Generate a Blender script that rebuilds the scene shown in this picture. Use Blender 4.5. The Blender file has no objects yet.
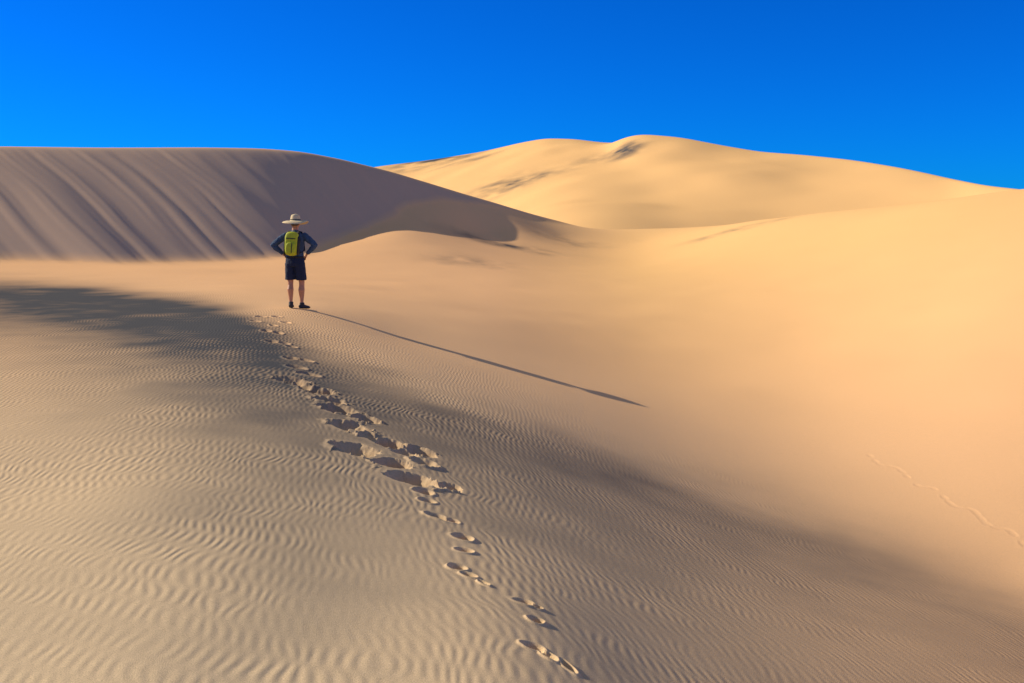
import bpy, bmesh, math, random
import numpy as np
from mathutils import Vector, Matrix
random.seed(3); np.random.seed(3)
scene = bpy.context.scene
FPX = 995.6
# ------------------------------------------------------------------ image-to-world helpers
# u, v are image pixel coordinates, d a chosen distance; B/T give ray slopes
def B(u): return (u-512.0)/FPX
def T(v): return -(v-225.0)/FPX
def W(u, v, d): return (B(u)*d, d, T(v)*d)

# ------------------------------------------------------------------ noise
_tab = np.random.RandomState(11).rand(256,256)
def vnoise(x,y):
    xi=np.floor(x).astype(np.int64); yi=np.floor(y).astype(np.int64)
    fx=x-xi; fy=y-yi
    fx=fx*fx*fx*(fx*(fx*6-15)+10); fy=fy*fy*fy*(fy*(fy*6-15)+10)
    a=_tab[yi&255,xi&255]; b=_tab[yi&255,(xi+1)&255]
    c=_tab[(yi+1)&255,xi&255]; d=_tab[(yi+1)&255,(xi+1)&255]
    return ((a*(1-fx)+b*fx)*(1-fy)+(c*(1-fx)+d*fx)*fy)*2-1
def fbm(x,y,o=3):
    s=0;a=1;n=0
    for i in range(o):
        s=s+a*vnoise(x*2**i+17.3*i,y*2**i+5.1*i); n+=a; a*=.5
    return s/n
def smax(a,b,e): return .5*(a+b+np.sqrt((a-b)**2+e*e))
def smin(a,b,e): return .5*(a+b-np.sqrt((a-b)**2+e*e))
def sig(x): return 1/(1+np.exp(-np.clip(x,-40,40)))

# ------------------------------------------------------------------ main ground control heights
G = {
 -150:[(683,3.2),(500,5.7),(400,9.3),(330,15.5),(290,24),(264,34)],
 0:[(683,3.26),(600,4.1),(500,5.8),(400,9.3),(330,15.4),(290,24.5),(262,38)],
 150:[(683,3.3),(500,5.7),(400,9.0),(340,13.8),(300,21),(275,32),(263,42)],
 250:[(683,3.4),(600,4.2),(500,5.9),(400,9.1),(340,14),(309,18.9),(285,27),(262,44)],
 295:[(308.5,18.8)],
 400:[(683,3.45),(600,4.4),(500,6.4),(420,9.3),(370,13.4),(338,18.2),(300,27),(262,45),(235,54),(207,65)],
 440:[(232,59),(202,70)], 490:[(232,67),(207,75.5)], 560:[(250,64),(236,74),(224,82)],
 512:[(683,3.5),(600,4.6),(500,7.2),(420,11.3),(370,17.6),(320,26.5),(280,41),(250,58),(235,67),(213,77)],
 645:[(683,4.1),(600,5.6),(500,9.2),(450,12.8),(408,16.9),(350,25.5),(300,37),(260,60),(240,75),(229,85)],
 700:[(227,80)], 760:[(220,72)],
 830:[(683,5.0),(600,7.2),(540,10),(500,12.3),(450,15.3),(400,19),(330,27.5),(270,39),(230,53),(212,63)],
 940:[(200,56)],
 1024:[(683,6.0),(620,8.0),(580,9.8),(500,12.3),(400,16.6),(300,24.5),(240,34),(200,46),(189,52)],
 1200:[(683,7.0),(600,9.0),(500,11.8),(400,15.3),(300,21),(200,36),(182,45)],
}
pts=[]
for u,l in G.items():
    for v,d in l: pts.append(W(u,v,d))
for u,d,z in [(-150,46,-1.4),(0,50,-1.5),(200,57,-1.6),(300,62,-1.0),(400,71,1.2),(490,83,.9),(560,92,-.9),(645,100,-1.6),
              (760,88,-.6),(830,80,-.5),(940,74,0),(1024,70,.3),(1200,62,1.0)]:
    pts.append((B(u)*d,d,z))
for u in (-150,0,200,400,560,700,850,1024,1200):
    pts.append((B(u)*150,150,-7.0)); pts.append((B(u)*400,400,-8.0))
P=np.array(pts); AS=1.6
Pc=np.stack([np.arctan2(P[:,0],P[:,1])*AS, np.log(np.hypot(P[:,0],P[:,1]))],1)
def phi(r2): return .5*r2*np.log(r2+1e-12)
n=len(P); A=np.zeros((n+3,n+3))
A[:n,:n]=phi(((Pc[:,None]-Pc[None])**2).sum(2))+np.eye(n)*2e-5
A[:n,n]=1; A[:n,n+1:]=Pc; A[n,:n]=1; A[n+1:,:n]=Pc.T
w=np.linalg.solve(A,np.concatenate([P[:,2],[0,0,0]]))
def M(th,r):
    t=np.clip(th,-.62,.62)*AS; l=np.log(np.clip(r,3.3,420))
    z=w[n]+w[n+1]*t+w[n+2]*l
    for i in range(n):
        z=z+w[i]*phi((t-Pc[i,0])**2+(l-Pc[i,1])**2)
    return z
# smooth 1-D tables over bearing angle
TH=np.linspace(-.9,.9,3601)
def table(us,vals,sg=.006):
    t=np.interp(TH,np.arctan(B(np.array(us,float))),vals)
    k=np.arange(-int(4*sg/.0005),int(4*sg/.0005)+1)*.0005; g=np.exp(-k*k/2/sg/sg); g/=g.sum()
    return np.convolve(np.pad(t,len(k)//2,mode='edge'),g,'valid')
def lk(tab,th): return np.interp(th,TH,tab)
# left dune crest
Lc=[(-400,150,38),(-150,147,45),(0,146.5,50),(100,147.8,53),(200,147.5,57),(260,148.5,60),(300,151.5,62),(340,159,65),(390,171.5,68.5),(430,184,71.5),(480,200,75),(530,215.5,79),(560,224,82),(620,246,90),(800,290,100)]
def crest(C,sg1,sg2):
    us=[c[0] for c in C]; rr=[c[2]*math.hypot(1,B(c[0])) for c in C]; zz=[T(c[1])*c[2] for c in C]
    return table(us,rr,sg1),table(us,zz,sg1),table(us,rr,sg2),table(us,zz,sg2)
Lt=crest(Lc,.010,.03)
def crest_at(tb,th,r,fade):
    r1=lk(tb[0],th); z1=lk(tb[1],th); r2=lk(tb[2],th); z2=lk(tb[3],th)
    f=np.clip((r1-r)/fade,0,1); f=f*f*(3-2*f)
    return r1*(1-f)+r2*f, z1*(1-f)+z2*f
Lk=table([-400,0,200,310,400,440,490,560],[.385,.385,.41,.41,.42,.46,.46,.42],.02)
def L(th,r):
    rc,zc=crest_at(Lt,th,r,6.); k=lk(Lk,th)
    x=r*np.sin(th); y=r*np.cos(th)
    s=rc-r
    p=x*.66+y*.75
    k=k*(1+.05*fbm(p/3.2,p*0+3,2))
    fade=np.clip(s/2.0,0,1)
    q=p+.05*s+.30*fbm(x/6,y/6,2)
    st=.10*fbm(q/1.1,q*0+2+s/80,2)*np.clip((zc-1.2)/2,0.2,1)*np.clip((s-.5)/6,.25,1)
    st+=.055*fbm(q/.5,s/30+7,2)+.022*vnoise(q/.22,s/20+1)
    face=zc-k*s+st*fade
    back=zc+.10*s
    return smin(face,back,.45)+.22
# far dunes
F2c=[(300,240,230),(480,206,230),(540,185,238),(575,168,244),(600,153,246),(622,139,244),(640,135,240),(680,138,230),(720,146,219),(760,152.5,208),(800,155,198),(850,160,182),(900,168,163),(950,179,145),(985,186,130),(1024,190,120),(1100,200,105),(1300,215,90)]
F1c=[(0,215,350),(200,190,345),(300,178,340),(385,165.5,330),(430,160,325),(480,152,315),(520,143,300),(545,138.5,290),(575,139.5,280),(605,143.5,272),(640,143,265),(700,152,255),(800,170,240),(1100,230,220)]
F2t=crest(F2c,.009,.06); F1t=crest(F1c,.007,.05)
def F(th,r):
    x=r*np.sin(th); y=r*np.cos(th)
    nz=fbm(x/45+3,y/45,3)
    def one(tb,k,c,fd):
        rc,zc=crest_at(tb,th,r,fd); s=rc-r
        f=zc-k*s+c*nz*np.clip(s/25,0,1)
        return smin(f,zc+.25*s,1.0)+.4
    f=smax(one(F1t,.16,2.2,60.),one(F2t,.20,2.0,60.),1.6)
    return smax(f,-9+0*f,2)
def height(th,r,comp=False):
    m=M(th,r); l=L(th,r); f=np.where(r>88,F(th,r),-30.)
    a=np.clip((np.abs(th)-.70)/.5,0,1); a=a*a*(3-2*a)
    x=r*np.sin(th); y=r*np.cos(th)
    m=m+.018*np.clip(r/10,.2,3)*fbm(x/3.1,y/3.1,2)*np.clip(1-r/90,0,1)
    z=smax(smax(m,np.where(r>20,l,-30.),.25+.20*sig((th+.12)/.04)),f,.5)
    zb=-1.6+.4*fbm(x/30,y/30,2)-1.2*np.clip(r/60,0,1)
    z=z*(1-a)+zb*a
    if comp: return z, np.where((f>m)&(f>l),2,np.where((l>m)&(r>20),1,0)), np.clip((l-m)/.5+.2,0,1)
    return z
def hit(u,v):
    b,t=B(u),T(v)
    d=np.exp(np.linspace(math.log(3.0),math.log(400),5000)); th=np.full_like(d,math.atan(b)); r=d*math.hypot(1,b)
    z=height(th,r); k=np.argmax(z>t*d)
    return np.array([b*d[k],d[k],z[k]])
def hxy(x,y):
    return float(height(np.array([math.atan2(x,y)]),np.array([math.hypot(x,y)]))[0])

# ------------------------------------------------------------------ colour / ripple tables
def rtab(l,sg=.012):
    us=[];rs=[]
    for u,v in l:
        h=hit(u,v); us.append(u); rs.append(math.log(math.hypot(h[0],h[1])))
    return table(us,rs,sg)
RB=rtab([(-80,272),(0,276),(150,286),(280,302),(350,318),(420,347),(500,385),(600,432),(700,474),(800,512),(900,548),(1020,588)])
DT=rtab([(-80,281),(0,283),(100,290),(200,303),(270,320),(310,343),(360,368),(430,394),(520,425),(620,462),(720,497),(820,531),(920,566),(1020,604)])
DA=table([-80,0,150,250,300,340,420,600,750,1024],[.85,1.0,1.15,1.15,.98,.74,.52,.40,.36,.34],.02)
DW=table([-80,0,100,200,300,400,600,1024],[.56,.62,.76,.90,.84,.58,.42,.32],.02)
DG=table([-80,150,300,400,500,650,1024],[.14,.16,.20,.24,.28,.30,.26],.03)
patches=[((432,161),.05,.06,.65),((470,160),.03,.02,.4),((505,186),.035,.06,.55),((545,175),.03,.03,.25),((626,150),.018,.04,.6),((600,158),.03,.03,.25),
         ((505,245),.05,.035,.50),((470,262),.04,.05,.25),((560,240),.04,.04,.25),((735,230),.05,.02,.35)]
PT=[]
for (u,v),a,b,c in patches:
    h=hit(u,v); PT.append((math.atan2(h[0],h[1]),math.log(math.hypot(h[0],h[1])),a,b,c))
def attrs(th,r):
    lr=np.log(r); x=r*np.sin(th); y=r*np.cos(th)
    nz=fbm(x/2.2,y/2.2,3); nb=fbm(th*9+4,lr*7,3)
    wob=.05*nz
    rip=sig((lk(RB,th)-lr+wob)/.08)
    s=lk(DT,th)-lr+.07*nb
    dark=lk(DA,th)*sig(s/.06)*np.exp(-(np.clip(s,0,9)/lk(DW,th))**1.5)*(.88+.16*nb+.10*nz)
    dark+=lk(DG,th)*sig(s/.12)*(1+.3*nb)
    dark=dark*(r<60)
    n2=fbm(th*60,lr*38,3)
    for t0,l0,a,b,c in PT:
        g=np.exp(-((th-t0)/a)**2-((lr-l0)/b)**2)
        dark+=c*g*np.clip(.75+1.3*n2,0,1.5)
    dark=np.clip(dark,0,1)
    pale=sig((math.log(13)-lr)/.35)*sig((.25-th)/.15)
    wp=10*vnoise(x/1.9,y/1.9)+4.6*vnoise(x/.42+7,y/.42)+2.6*vnoise(x/.14,y/.19+3)*(r<12)
    phase=(x+.24*y)*124+wp
    phase2=(x+.02*y)*115+wp*.8+5*vnoise(x/.9+40,y/.9)
    ramp=np.clip(.60+.9*fbm(x/.7,y/.7,3),.12,1.25)*(1-.28*sig((math.log(6)-lr)/.3))*(1-.35*sig((th-.02)/.1))
    return rip,dark,pale,phase,phase2,ramp
# ------------------------------------------------------------------ footprints
def mkprint(u,v,Ln,Wd,dep,rim,ang=None,kind=0):
    h=hit(u,v); return [h[0],h[1],Ln,Wd,dep,rim,ang,kind]
FP=[]
for u,v in [(262,317),(276,318),(257,322),(272,326),(285,322),(266,332),(279,334),(271,341),(284,343),(290,348)]:
    FP.append(mkprint(u+random.uniform(-2,2),v+random.uniform(-1,1),.14*random.uniform(.7,1.2),.07*random.uniform(.8,1.2),.05,.012))
for u,v in [(292,359),(304,361),(297,368),(309,375)]:
    FP.append(mkprint(u,v,.16,.09,.06,.015))
for u,v,Ln,Wd,dp in [(293,381,.24,.15,.09),(303,386,.14,.10,.06),(318,391,.20,.15,.18),(329,401,.16,.13,.08),(340,410,.20,.15,.19),(366,420,.14,.11,.07),
        (350,427,.20,.15,.09),(357,449,.22,.17,.11),(371,437,.12,.09,.04),(386,442,.17,.13,.19),(393,463,.16,.14,.18),(404,452,.12,.10,.07),(421,452,.14,.10,.14),(413,479,.22,.16,.12),(450,487,.115,.085,.13),(424,464,.12,.09,.05),(433,486,.09,.07,.05)]:
    FP.append(mkprint(u,v,Ln,Wd,dp,.018,kind=1))
for u,v,Ln,Wd,dp in [(424,492,.08,.06,.05),(427,501,.06,.05,.04),(437,517,.09,.05,.055),(452,521,.045,.035,.04),(464,538,.075,.055,.05),(465,551,.05,.045,.045),
        (457,568,.055,.045,.045),(469,576,.05,.028,.025),(484,584,.045,.018,.014),(525,603,.05,.038,.035),(537,608,.03,.022,.02),(536,621,.04,.036,.04),(533,647,.045,.04,.045),(549,657,.045,.028,.025),(568,667,.06,.020,.014)]:
    FP.append(mkprint(u,v,Ln,Wd,dp,.008,kind=2))
for p in FP:
    p[6]=math.radians((122 if p[7]==1 else 132) if p[7] else 120)+random.uniform(-.35,.35)
FP2=[]; m2=34
for i in range(m2):
    f=i/(m2-1); u=870+f*175; v=456+f*98+3*math.sin(i*.9)
    if i%5!=3: FP2.append(mkprint(u,v,.11,.045,.003,.001))
for i,p in enumerate(FP2):
    a=FP2[max(0,i-1)]; b=FP2[min(len(FP2)-1,i+1)]; p[6]=math.atan2(b[1]-a[1],b[0]-a[0])
def prints(x,y,lst):
    dz=np.zeros_like(x); inf=np.zeros_like(x)
    wn=fbm(x/.11,y/.11,3); wn2=fbm(x/.035+9,y/.035,2)
    for X,Y,Ln,Wd,dep,rim,ang,kind in lst:
        m=np.nonzero((np.abs(x-X)<.5)&(np.abs(y-Y)<.5))[0]
        if len(m)==0: continue
        dx=x[m]-X; dy=y[m]-Y
        a=dx*math.cos(ang)+dy*math.sin(ang); b=-dx*math.sin(ang)+dy*math.cos(ang)
        q=np.sqrt((a/Ln)**2+(b/Wd)**2)
        q=q*(1+(.28 if kind==1 else .20)*wn[m]+.05*wn2[m])
        fall=np.clip((.47-np.hypot(dx,dy))/.08,0,1)
        pit=1/(1+np.exp((q-.82)/(.09 if kind!=1 else .12)))
        prof=pit*(.70+.30*(1-np.clip(q,0,1)**2))
        r_=rim*np.exp(-((q-1.22)/.22)**2)*(1+.9*wn[m])
        if kind==1: r_+=.010*wn2[m]*np.exp(-((q-1.15)/.4)**2)
        d=(-dep*prof*(1+.18*wn2[m]) + r_*(1-pit))*fall
        dz[m]=np.where(np.abs(d)>np.abs(dz[m]),d,dz[m]) if kind!=1 else np.where(d<0,np.minimum(d,dz[m]),np.where(dz[m]<-.004,dz[m],np.maximum(dz[m],d)))
        inf[m]=np.maximum(inf[m],np.clip(1.7-q,0,1)*fall)
    return dz,inf

# ------------------------------------------------------------------ grid
core=np.linspace(-.60,.60,801)
left=-.60-np.cumsum(np.linspace(.006,.09,53)); left=left[left>-math.pi+.03]
cols=np.concatenate([[-math.pi],left[::-1],core,-left,[math.pi]])
rows=np.concatenate([[.05,.3,.7,1.2,1.7,2.1,2.5],np.exp(np.linspace(math.log(2.8),math.log(620),960))])
NC,NR=len(cols),len(rows)
TT,RR=np.meshgrid(cols,rows)
Z,C,LM=height(TT.ravel(),RR.ravel(),True)
X=RR.ravel()*np.sin(TT.ravel()); Y=RR.ravel()*np.cos(TT.ravel())
rip,dark,pale,phase,phase2,ramp=attrs(TT.ravel(),RR.ravel())
ii,jj=np.meshgrid(np.arange(NR-1),np.arange(NC-1),indexing='ij'); ii=ii.ravel(); jj=jj.ravel()
quad=np.stack([ii*NC+jj,ii*NC+jj+1,(ii+1)*NC+jj+1,(ii+1)*NC+jj],1)[:, ::-1]
cx=X[quad].mean(1); cy=Y[quad].mean(1)
fc=C[quad].max(1)
strip=np.zeros(len(quad),bool); strip2=np.zeros(len(quad),bool)
for l,s in ((FP,strip),(FP2,strip2)):
    for p in l: s|=((cx-p[0])**2+(cy-p[1])**2)<.50**2
strip2&=~strip
def build(name,V,Q,at,mat):
    used=np.unique(Q); mp=np.full(len(V),-1,np.int64); mp[used]=np.arange(len(used)); Q=mp[Q]; V=V[used]
    me=bpy.data.meshes.new(name)
    me.vertices.add(len(V)); me.vertices.foreach_set('co',V.astype(np.float32).ravel())
    me.loops.add(Q.size); me.loops.foreach_set('vertex_index',Q.astype(np.int32).ravel())
    me.polygons.add(len(Q)); me.polygons.foreach_set('loop_start',(np.arange(len(Q))*4).astype(np.int32))
    me.update(calc_edges=True)
    me.polygons.foreach_set('use_smooth',np.ones(len(Q),bool))
    for k,a in at.items():
        at_=me.attributes.new(k,'FLOAT','POINT'); at_.data.foreach_set('value',a[used].astype(np.float32))
    me.materials.append(mat); me.validate()
    ob=bpy.data.objects.new(name,me); scene.collection.objects.link(ob); return ob

# ------------------------------------------------------------------ materials
def nt(mat): mat.use_nodes=True; return mat.node_tree
def sand_material():
    m=bpy.data.materials.new('rippled_sand'); t=nt(m); N=t.nodes; Lk_=t.links; bs=N['Principled BSDF']
    bs.inputs['Roughness'].default_value=1; bs.inputs['Specular IOR Level'].default_value=0
    def node(ty,**k):
        q=N.new(ty)
        for a,b in k.items(): setattr(q,a,b)
        return q
    def lin(a,b): Lk_.new(a,b)
    def math_(op,a,b=None,c=None):
        q=node('ShaderNodeMath',operation=op)
        for i,vv in enumerate((a,b,c)):
            if vv is None: continue
            if isinstance(vv,(int,float)): q.inputs[i].default_value=vv
            else: lin(vv,q.inputs[i])
        return q.outputs[0]
    def attr(nm): q=node('ShaderNodeAttribute',attribute_name=nm); return q.outputs['Fac']
    def mix(f,a,b,bt='MIX'):
        q=node('ShaderNodeMix',data_type='RGBA',blend_type=bt)
        for s,vv in ((q.inputs[0],f),(q.inputs[6],a),(q.inputs[7],b)):
            if isinstance(vv,(int,float)): s.default_value=vv
            elif isinstance(vv,tuple): s.default_value=(*vv,1)
            else: lin(vv,s)
        return q.outputs[2]
    geo=node('ShaderNodeNewGeometry'); pos=geo.outputs['Position']
    def noise(sc,det=3,vec=pos,rough=.5):
        q=node('ShaderNodeTexNoise'); q.inputs['Scale'].default_value=sc; q.inputs['Detail'].default_value=det; q.inputs['Roughness'].default_value=rough
        lin(vec,q.inputs['Vector']); return q
    rp=attr('ripple'); dk=attr('dark'); pl=attr('pale'); sl=attr('slip_shade'); fr=attr('far')
    s1=math_('SINE',attr('phase')); s2=math_('SINE',attr('phase2')); sn=math_('ADD',s1,s2); sn=math_('MULTIPLY_ADD',sn,.28,.5)
    wv=math_('MULTIPLY',math_('MULTIPLY',sn,attr('ramp')),rp)
    grain=noise(230,1)
    h=math_('MULTIPLY',wv,.0039)
    h=math_('MULTIPLY_ADD',grain.outputs['Fac'],.0016,h)
    bp=node('ShaderNodeBump'); bp.inputs['Strength'].default_value=1; bp.inputs['Distance'].default_value=1.0
    lin(h,bp.inputs['Height']); lin(bp.outputs[0],bs.inputs['Normal'])
    col=mix(pl,(.96,.545,.26),(.84,.62,.36))
    col=mix(fr,col,(.99,.585,.235))
    col=mix(sl,col,(.62,.42,.28))  # slip face darkened to brown; its shade is put into the sand colour
    # magnetite
    dn=noise(1.4,3,rough=.6)
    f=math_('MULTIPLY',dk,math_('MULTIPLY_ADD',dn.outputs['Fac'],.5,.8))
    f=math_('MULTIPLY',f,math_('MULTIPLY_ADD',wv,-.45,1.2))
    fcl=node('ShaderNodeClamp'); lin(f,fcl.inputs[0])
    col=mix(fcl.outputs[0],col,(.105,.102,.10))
    g=math_('MULTIPLY_ADD',grain.outputs['Fac'],1.0,.5)
    gv=node('ShaderNodeVectorMath',operation='SCALE'); lin(col,gv.inputs[0]); lin(g,gv.inputs['Scale'])
    lin(gv.outputs[0],bs.inputs['Base Color'])
    return m
sand=sand_material()
slip_shade=LM*(C==1)
_rc=lk(Lt[0],TT.ravel()); slip_shade*=np.clip((_rc-RR.ravel())/1.0+.3,0,1)
def farf(th,r): return np.clip((np.log(r)-math.log(16))/math.log(50/16),0,1)*np.clip((th+.02)/.15,0,1)
far=np.where(C==2,1.,farf(TT.ravel(),RR.ravel()))
AT={'ripple':rip,'dark':dark,'pale':pale,'slip_shade':slip_shade,'far':far,'phase':phase,'phase2':phase2,'ramp':ramp}
V=np.stack([X,Y,Z],1)
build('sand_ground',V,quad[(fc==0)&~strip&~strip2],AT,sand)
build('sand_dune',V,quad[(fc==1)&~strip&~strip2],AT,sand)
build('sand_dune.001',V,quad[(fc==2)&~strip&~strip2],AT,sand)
def patch(name,mask,lst,SI,SJ):
    I=ii[mask]; J=jj[mask]; q=[]
    NW=(NC-1)*SJ+1
    for a in range(SI):
        for b in range(SJ):
            i0=I*SI+a; j0=J*SJ+b
            q.append(np.stack([(i0+1)*NW+j0,(i0+1)*NW+j0+1,i0*NW+j0+1,i0*NW+j0],1))
    q=np.concatenate(q); us,inv=np.unique(q,return_inverse=True); q=inv.reshape(q.shape)
    fi=(us//NW)/SI; fj=(us%NW)/SJ
    th=np.interp(fj,np.arange(NC),cols); r=np.interp(fi,np.arange(NR),rows)
    z=height(th,r); x=r*np.sin(th); y=r*np.cos(th)
    dz,inf=prints(x,y,lst)
    rp,dk,pl,ph,ph2,ra=attrs(th,r)
    build(name,np.stack([x,y,z+dz],1),q,{'ripple':rp*(1-inf),'dark':dk*(1-.5*inf),'pale':pl,'slip_shade':x*0,'far':farf(th,r),'phase':ph,'phase2':ph2,'ramp':ra},sand)
patch('footprint_trail',strip,FP,4,3)
patch('footprint_trail.001',strip2,FP2,3,2)

# ------------------------------------------------------------------ hiker
def simple(name,col,rough=.8,nsc=60,amt=.25,bump=.002):
    m=bpy.data.materials.new(name); t=nt(m); bs=t.nodes['Principled BSDF']
    bs.inputs['Roughness'].default_value=rough
    nz=t.nodes.new('ShaderNodeTexNoise'); nz.inputs['Scale'].default_value=nsc; nz.inputs['Detail'].default_value=3
    tc=t.nodes.new('ShaderNodeTexCoord'); t.links.new(tc.outputs['Object'],nz.inputs['Vector'])
    mx=t.nodes.new('ShaderNodeMix'); mx.data_type='RGBA'
    t.links.new(nz.outputs['Fac'],mx.inputs[0])
    mx.inputs[6].default_value=(*[c*(1-amt) for c in col],1); mx.inputs[7].default_value=(*[min(1,c*(1+amt)) for c in col],1)
    t.links.new(mx.outputs[2],bs.inputs['Base Color'])
    b=t.nodes.new('ShaderNodeBump'); b.inputs['Distance'].default_value=bump; t.links.new(nz.outputs['Fac'],b.inputs['Height']); t.links.new(b.outputs[0],bs.inputs['Normal'])
    return m
mskin=simple('tanned_skin',(.55,.25,.12),.55); mshirt=simple('blue_grey_shirt',(.05,.09,.145),.9,25,.4,.012)
mshort=simple('navy_shorts',(.012,.02,.045),.9,25,.3,.008); mshoe=simple('dark_shoe',(.03,.028,.028),.7)
mpack=simple('lime_backpack_fabric',(.55,.58,.02),.7,30,.25,.006); mblk=simple('black_webbing',(.015,.015,.017),.7)
mhat=simple('straw',(.80,.60,.32),.9,120,.3,.003); mhair=simple('dark_hair',(.03,.018,.01),.8)
mwhite=simple('eye_white',(.7,.7,.68),.4); mlip=simple('lips',(.35,.12,.09),.5)
def loft(bm,ring,ns=20):
    prev=None; n=len(ring)
    for i,(c,rx,ry) in enumerate(ring):
        c=Vector(c); a=Vector(ring[max(0,i-1)][0]); b=Vector(ring[min(n-1,i+1)][0]); t=(b-a).normalized()
        ref=Vector((1,0,0)) if abs(t.x)<.8 else Vector((0,1,0))
        ax=(ref-t*ref.dot(t)).normalized(); ay=t.cross(ax)
        vs=[bm.verts.new(c+ax*rx*math.cos(k*2*math.pi/ns)+ay*ry*math.sin(k*2*math.pi/ns)) for k in range(ns)]
        if prev:
            for k in range(ns): bm.faces.new((prev[k],prev[(k+1)%ns],vs[(k+1)%ns],vs[k]))
        else: bm.faces.new(vs[::-1])
        prev=vs
    bm.faces.new(prev)
def ell(bm,c,s,seg=20):
    bmesh.ops.create_uvsphere(bm,u_segments=seg,v_segments=seg//2+2,radius=1,matrix=Matrix.Translation(c)@Matrix.Diagonal((*s,1)))
def fin(name,bm,mat,parent,vox=None,sm=4,sub=0):
    bmesh.ops.recalc_face_normals(bm,faces=bm.faces)
    me=bpy.data.meshes.new(name); bm.to_mesh(me); bm.free()
    for p in me.polygons: p.use_smooth=True
    me.materials.append(mat); ob=bpy.data.objects.new(name,me); scene.collection.objects.link(ob); ob.parent=parent
    if vox:
        r=ob.modifiers.new('r','REMESH'); r.mode='VOXEL'; r.voxel_size=vox; r.use_smooth_shade=True
        s=ob.modifiers.new('s','SMOOTH'); s.factor=.5; s.iterations=sm
    if sub: s=ob.modifiers.new('ss','SUBSURF'); s.levels=sub; s.render_levels=sub
    return ob
hk=bpy.data.objects.new('hiker',None); scene.collection.objects.link(hk)
h0=hit(295,308.5); hx,hy,hz=[float(a) for a in h0]; hk.location=(hx,hy,hz)
HR=math.radians(-6)
def gl(x,y): return hxy(hx+x*math.cos(HR)-y*math.sin(HR),hy+x*math.sin(HR)+y*math.cos(HR))-hz
feet={-1:(-.075,-.02,math.radians(12)),1:(.115,.05,math.radians(-26))}
hips={-1:(-.09,0,.90),1:(.09,0,.90)}
ank={};knee={}
for s,(fx,fy,fa) in feet.items():
    g=gl(fx,fy); ank[s]=(fx,fy,g+.10); hh=hips[s]
    knee[s]=((fx+hh[0])/2+.012*s,(fy+hh[1])/2+.03,.5+g*.5)
mid=lambda p,q,f:tuple(p[i]*(1-f)+q[i]*f for i in range(3))
# body (one continuous skin surface)
bm=bmesh.new()
loft(bm,[((0,0,.86),.15,.11),((0,0,.95),.165,.11),((0,.0,1.05),.145,.10),((0,.0,1.2),.165,.11),((0,0,1.34),.18,.115),((0,0,1.42),.14,.09),((0,.01,1.46),.065,.06),((0,.015,1.53),.058,.06),((0,.02,1.58),.056,.06)])
for s in (-1,1):
    a=ank[s];k=knee[s];h=hips[s]
    loft(bm,[(h,.09,.095),(mid(h,k,.3),.083,.088),(mid(h,k,.7),.064,.068),(k,.053,.058),(mid(k,a,.15),.05,.054),
             (tuple(np.array(mid(k,a,.35))+[0,-.015,0]),.060,.066),(mid(k,a,.65),.045,.047),(mid(k,a,.9),.034,.038),((a[0],a[1],a[2]-.04),.036,.05)],18)
    sh=(s*.185,0,1.395); el=(s*.41,-.06,1.205); wr=(s*.225,.015,1.03)
    loft(bm,[(sh,.05,.05),(mid(sh,el,.5),.044,.046),(el,.036,.038),(mid(el,wr,.3),.038,.038),(mid(el,wr,.8),.026,.028),(wr,.024,.028)],14)
    pc=(s*.192,.065,.985)
    loft(bm,[(wr,.02,.028),((s*.208,.04,1.005),.018,.038),(pc,.016,.042),((s*.18,.085,.97),.014,.038)],14)
    for f in range(4):
        z0=1.0-.022*f; ln=(.9,1.0,.94,.76)[f]
        p0=(s*.184,.075,z0-.005); p1=(s*(.184-.03*ln),.075+.03*ln+.005,z0-.012); p2=(s*(.184-.06*ln),.075+.045*ln,z0-.022); p3=(s*(.184-.085*ln),.075+.050*ln,z0-.032)
        loft(bm,[(p0,.0095,.0095),(p1,.009,.009),(p2,.008,.008),(p3,.0065,.0065)],8)
    loft(bm,[((s*.21,.035,1.0),.012,.012),((s*.203,.0,.99),.011,.011),((s*.19,-.03,.985),.0095,.0095),((s*.178,-.052,.982),.007,.007)],8)
fin('body',bm,mskin,hk,.0065,3)
# head
bm=bmesh.new(); ell(bm,(0,.03,1.615),(.076,.095,.108),28); ell(bm,(0,.055,1.555),(.055,.065,.055),20)
loft(bm,[((0,.115,1.635),.008,.010),((0,.135,1.605),.012,.014),((0,.132,1.59),.016,.012),((0,.11,1.585),.012,.01)],10)
for s in (-1,1): ell(bm,(s*.079,.02,1.61),(.010,.020,.032),12)
fin('head',bm,mskin,hk,.006,2)
for s in (-1,1):
    bm=bmesh.new(); ell(bm,(s*.031,.113,1.625),(.013,.010,.008),12); fin('eye_%s'%('left' if s<0 else 'right'),bm,mwhite,hk)
    bm=bmesh.new(); ell(bm,(s*.031,.122,1.625),(.006,.004,.006),10); fin('iris_%s'%('left' if s<0 else 'right'),bm,mhair,hk)
bm=bmesh.new(); ell(bm,(0,.118,1.565),(.025,.008,.007),12); fin('mouth',bm,mlip,hk)
bm=bmesh.new(); ell(bm,(0,.015,1.635),(.082,.093,.10),24)
for v in list(bm.verts):
    if v.co.y>.07 and v.co.z<1.68: v.co.y=.06
    if v.co.z<1.575: v.co.z=1.575
fin('hair',bm,mhair,hk)
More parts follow.
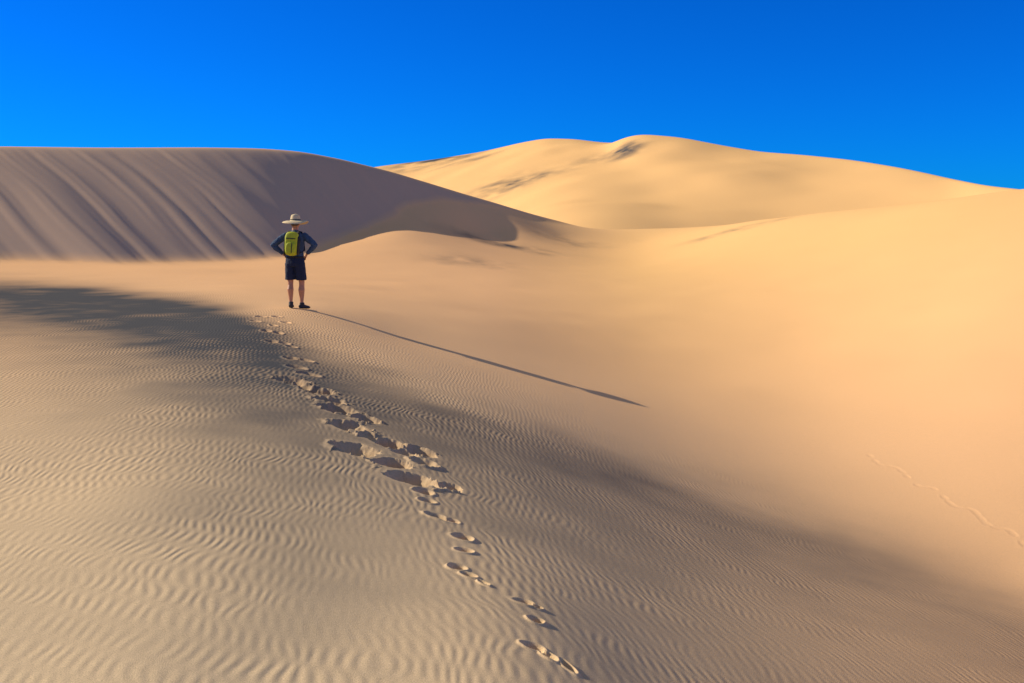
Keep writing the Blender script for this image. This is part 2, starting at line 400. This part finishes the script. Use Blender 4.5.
# shirt
bm=bmesh.new()
loft(bm,[((0,0,.955),.178,.125),((0,0,1.0),.172,.122),((0,0,1.08),.162,.115),((0,0,1.2),.178,.122),((0,0,1.32),.198,.128),((0,0,1.395),.185,.112),((0,.0,1.44),.12,.085),((0,.01,1.475),.075,.07)],28)
for s in (-1,1):
    sh=(s*.18,0,1.385); el=(s*.415,-.06,1.205); wr=(s*.238,.01,1.045)
    ell(bm,(s*.185,0,1.385),(.068,.068,.062))
    loft(bm,[(sh,.066,.068),(mid(sh,el,.35),.066,.066),(mid(sh,el,.75),.06,.06),(el,.052,.055),(mid(el,wr,.25),.056,.054),(mid(el,wr,.7),.043,.045),(wr,.038,.04)],16)
o=fin('shirt',bm,mshirt,hk,.008,4)
tx=bpy.data.textures.new('folds','CLOUDS'); tx.noise_scale=.06
dm=o.modifiers.new('d','DISPLACE'); dm.texture=tx; dm.strength=.02; dm.mid_level=.5; dm.texture_coords='LOCAL'
# shorts
bm=bmesh.new()
loft(bm,[((0,0,.99),.172,.122),((0,0,.93),.182,.13),((0,0,.86),.185,.135),((0,0,.80),.165,.12)],24)
for s in (-1,1):
    h=hips[s];k=knee[s]
    top=(s*.088,0,.86); bot=mid(h,k,.86)
    loft(bm,[(top,.098,.12),(mid(top,bot,.5),.10,.11),(bot,.10,.104),(tuple(np.array(bot)+[0,0,-.012]),.098,.10)],20)
o=fin('shorts',bm,mshort,hk,.008,2)
dm=o.modifiers.new('d','DISPLACE'); dm.texture=tx; dm.strength=.014; dm.mid_level=.5; dm.texture_coords='LOCAL'
# belt
bm=bmesh.new(); loft(bm,[((0,0,.965),.184,.132),((0,0,.995),.18,.13)],28); fin('belt',bm,mblk,hk)
# shoes
for s,(fx,fy,fa) in feet.items():
    bm=bmesh.new()
    ell(bm,(0,0,.065),(.045,.055,.055)); 
    loft(bm,[((0,-.065,.045),.034,.034),((0,-.03,.05),.042,.045),((0,.05,.045),.042,.042),((0,.12,.035),.047,.034),((0,.18,.03),.042,.026),((0,.215,.025),.022,.016)],16)
    loft(bm,[((0,0,.06),.045,.052),((0,-.01,.10),.042,.05),((0,-.01,.125),.043,.05)],16)
    o=fin('shoe_%s'%('left' if s<0 else 'right'),bm,mshoe,hk,.007,2)
    sx=(gl(fx+.08,fy)-gl(fx-.08,fy))/.16; sy=(gl(fx,fy+.2)-gl(fx,fy-.05))/.25
    o.rotation_euler=(math.atan(sy),-math.atan(sx),fa); o.location=(fx,fy,gl(fx,fy)+.002)
# hat
bm=bmesh.new(); prof=[(0,1.80),(.035,1.798),(.065,1.786),(.08,1.765),(.088,1.73),(.096,1.685),(.105,1.672),(.14,1.668),(.18,1.662),(.215,1.648),(.245,1.628)]
ns=48; pr=None
for r,z in prof:
    if r==0: tip=bm.verts.new((0,.02,z)); continue
    vs=[]
    for k in range(ns):
        a=k*2*math.pi/ns; e=max(0,(r-.11)/.13)
        vs.append(bm.verts.new((r*math.cos(a),.02+r*1.08*math.sin(a),z+e*(.022*math.cos(2*a)+.008*math.sin(3*a+1))-(.018*math.exp(-(r/.05)**2)*math.cos(a)**2))))
    if pr is None:
        for k in range(ns): bm.faces.new((tip,vs[k],vs[(k+1)%ns]))
    else:
        for k in range(ns): bm.faces.new((pr[k],vs[k],vs[(k+1)%ns],pr[(k+1)%ns]))
    pr=vs
o=fin('straw_hat',bm,mhat,hk); so=o.modifiers.new('s','SOLIDIFY'); so.thickness=.005
bm=bmesh.new(); loft(bm,[((0,.02,1.685),.100,.107),((0,.02,1.70),.097,.104)],32); fin('hat_band',bm,mblk,hk)
# backpack
def rbox(name,c,s,mat,rot=0,bev=.35,parent=hk):
    bm=bmesh.new(); bmesh.ops.create_cube(bm,size=1,matrix=Matrix.Diagonal((*s,1)))
    bmesh.ops.subdivide_edges(bm,edges=bm.edges[:],cuts=3,use_grid_fill=True)
    for v in bm.verts:
        q=Vector((v.co.x/s[0]*2,v.co.y/s[1]*2,v.co.z/s[2]*2)); l=(abs(q.x)**4+abs(q.y)**4+abs(q.z)**4)**.25; m_=max(abs(q.x),abs(q.y),abs(q.z))
        f=1 if l==0 else m_/l; v.co*=(1-bev)+bev*f
    bmesh.ops.rotate(bm,verts=bm.verts,cent=(0,0,0),matrix=Matrix.Rotation(rot,3,'Y'))
    bmesh.ops.translate(bm,verts=bm.verts,vec=c)
    return fin(name,bm,mat,parent,sub=2)
bp_=bpy.data.objects.new('backpack',None); scene.collection.objects.link(bp_); bp_.parent=hk
rbox('pack_body',(-.0,-.19,1.235),(.27,.15,.46),mpack,.06,.9,bp_)
rbox('front_pocket',(.005,-.265,1.15),(.20,.06,.22),mpack,.06,.9,bp_)
rbox('side_panel_left',(-.128,-.185,1.2),(.035,.12,.36),mblk,.06,.8,bp_)
rbox('side_panel_right',(.128,-.185,1.2),(.035,.12,.36),mblk,.06,.8,bp_)
rbox('lid_trim',(-.0,-.262,1.335),(.19,.02,.018),mblk,.06,.5,bp_)
rbox('centre_trim',(.03,-.292,1.16),(.014,.02,.2),mblk,.06,.5,bp_)
for s in (-1,1):
    bm=bmesh.new(); loft(bm,[((s*.09,-.13,1.40),.028,.008),((s*.10,-.06,1.468),.028,.008),((s*.105,.03,1.462),.028,.008),((s*.11,.12,1.36),.028,.008),((s*.125,.135,1.22),.024,.008),((s*.165,.06,1.10),.018,.008),((s*.13,-.12,1.06),.014,.006)],10)
    fin('shoulder_strap_%s'%('left' if s<0 else 'right'),bm,mblk,bp_)
hk.rotation_euler=(0,0,HR)

# ------------------------------------------------------------------ light and sky
to_sun=Vector((-.858,.256,.446)).normalized()
el=math.asin(to_sun.z); az=math.atan2(to_sun.x,to_sun.y)
sd=bpy.data.lights.new('sun','SUN'); sd.energy=5; sd.angle=math.radians(.5); sd.color=(1,.90,.72)
so=bpy.data.objects.new('sun',sd); scene.collection.objects.link(so); so.rotation_euler=(-to_sun).to_track_quat('-Z','Y').to_euler(); so.location=(-30,10,30)
wd=bpy.data.worlds.new('World'); scene.world=wd; wd.use_nodes=True; t=wd.node_tree; bg=t.nodes['Background']
sk=t.nodes.new('ShaderNodeTexSky'); sk.sky_type='NISHITA'; sk.sun_disc=False; sk.sun_elevation=el; sk.sun_rotation=az
sk.air_density=1; sk.dust_density=.1; sk.ozone_density=3; sk.altitude=1500
# polarised low sky is deep blue; unseen overhead sky warmed and brightened to add fill
tc=t.nodes.new('ShaderNodeTexCoord'); sp=t.nodes.new('ShaderNodeSeparateXYZ'); t.links.new(tc.outputs['Generated'],sp.inputs[0])
mr=t.nodes.new('ShaderNodeMapRange'); mr.interpolation_type='SMOOTHSTEP'; mr.inputs['From Min'].default_value=.26; mr.inputs['From Max'].default_value=.7
t.links.new(sp.outputs['Z'],mr.inputs['Value'])
tint=t.nodes.new('ShaderNodeMix'); tint.data_type='RGBA'; t.links.new(mr.outputs[0],tint.inputs[0])
tint.inputs[6].default_value=(.004,.31,.95,1); tint.inputs[7].default_value=(1.7,1.1,.74,1)
mx=t.nodes.new('ShaderNodeMix'); mx.data_type='RGBA'; mx.blend_type='MULTIPLY'; mx.inputs[0].default_value=1
t.links.new(sk.outputs[0],mx.inputs[6]); t.links.new(tint.outputs[2],mx.inputs[7])
t.links.new(mx.outputs[2],bg.inputs['Color']); bg.inputs['Strength'].default_value=.15
# ------------------------------------------------------------------ camera
cd=bpy.data.cameras.new('camera'); cam=bpy.data.objects.new('camera',cd); scene.collection.objects.link(cam)
cd.lens=35; cd.sensor_width=36; cd.clip_end=3000; cd.clip_start=.05; cd.shift_y=-116.5/1024
cam.rotation_euler=(math.radians(90),0,0); scene.camera=cam
scene.view_settings.view_transform='Standard'; scene.view_settings.look='None'; scene.view_settings.exposure=0
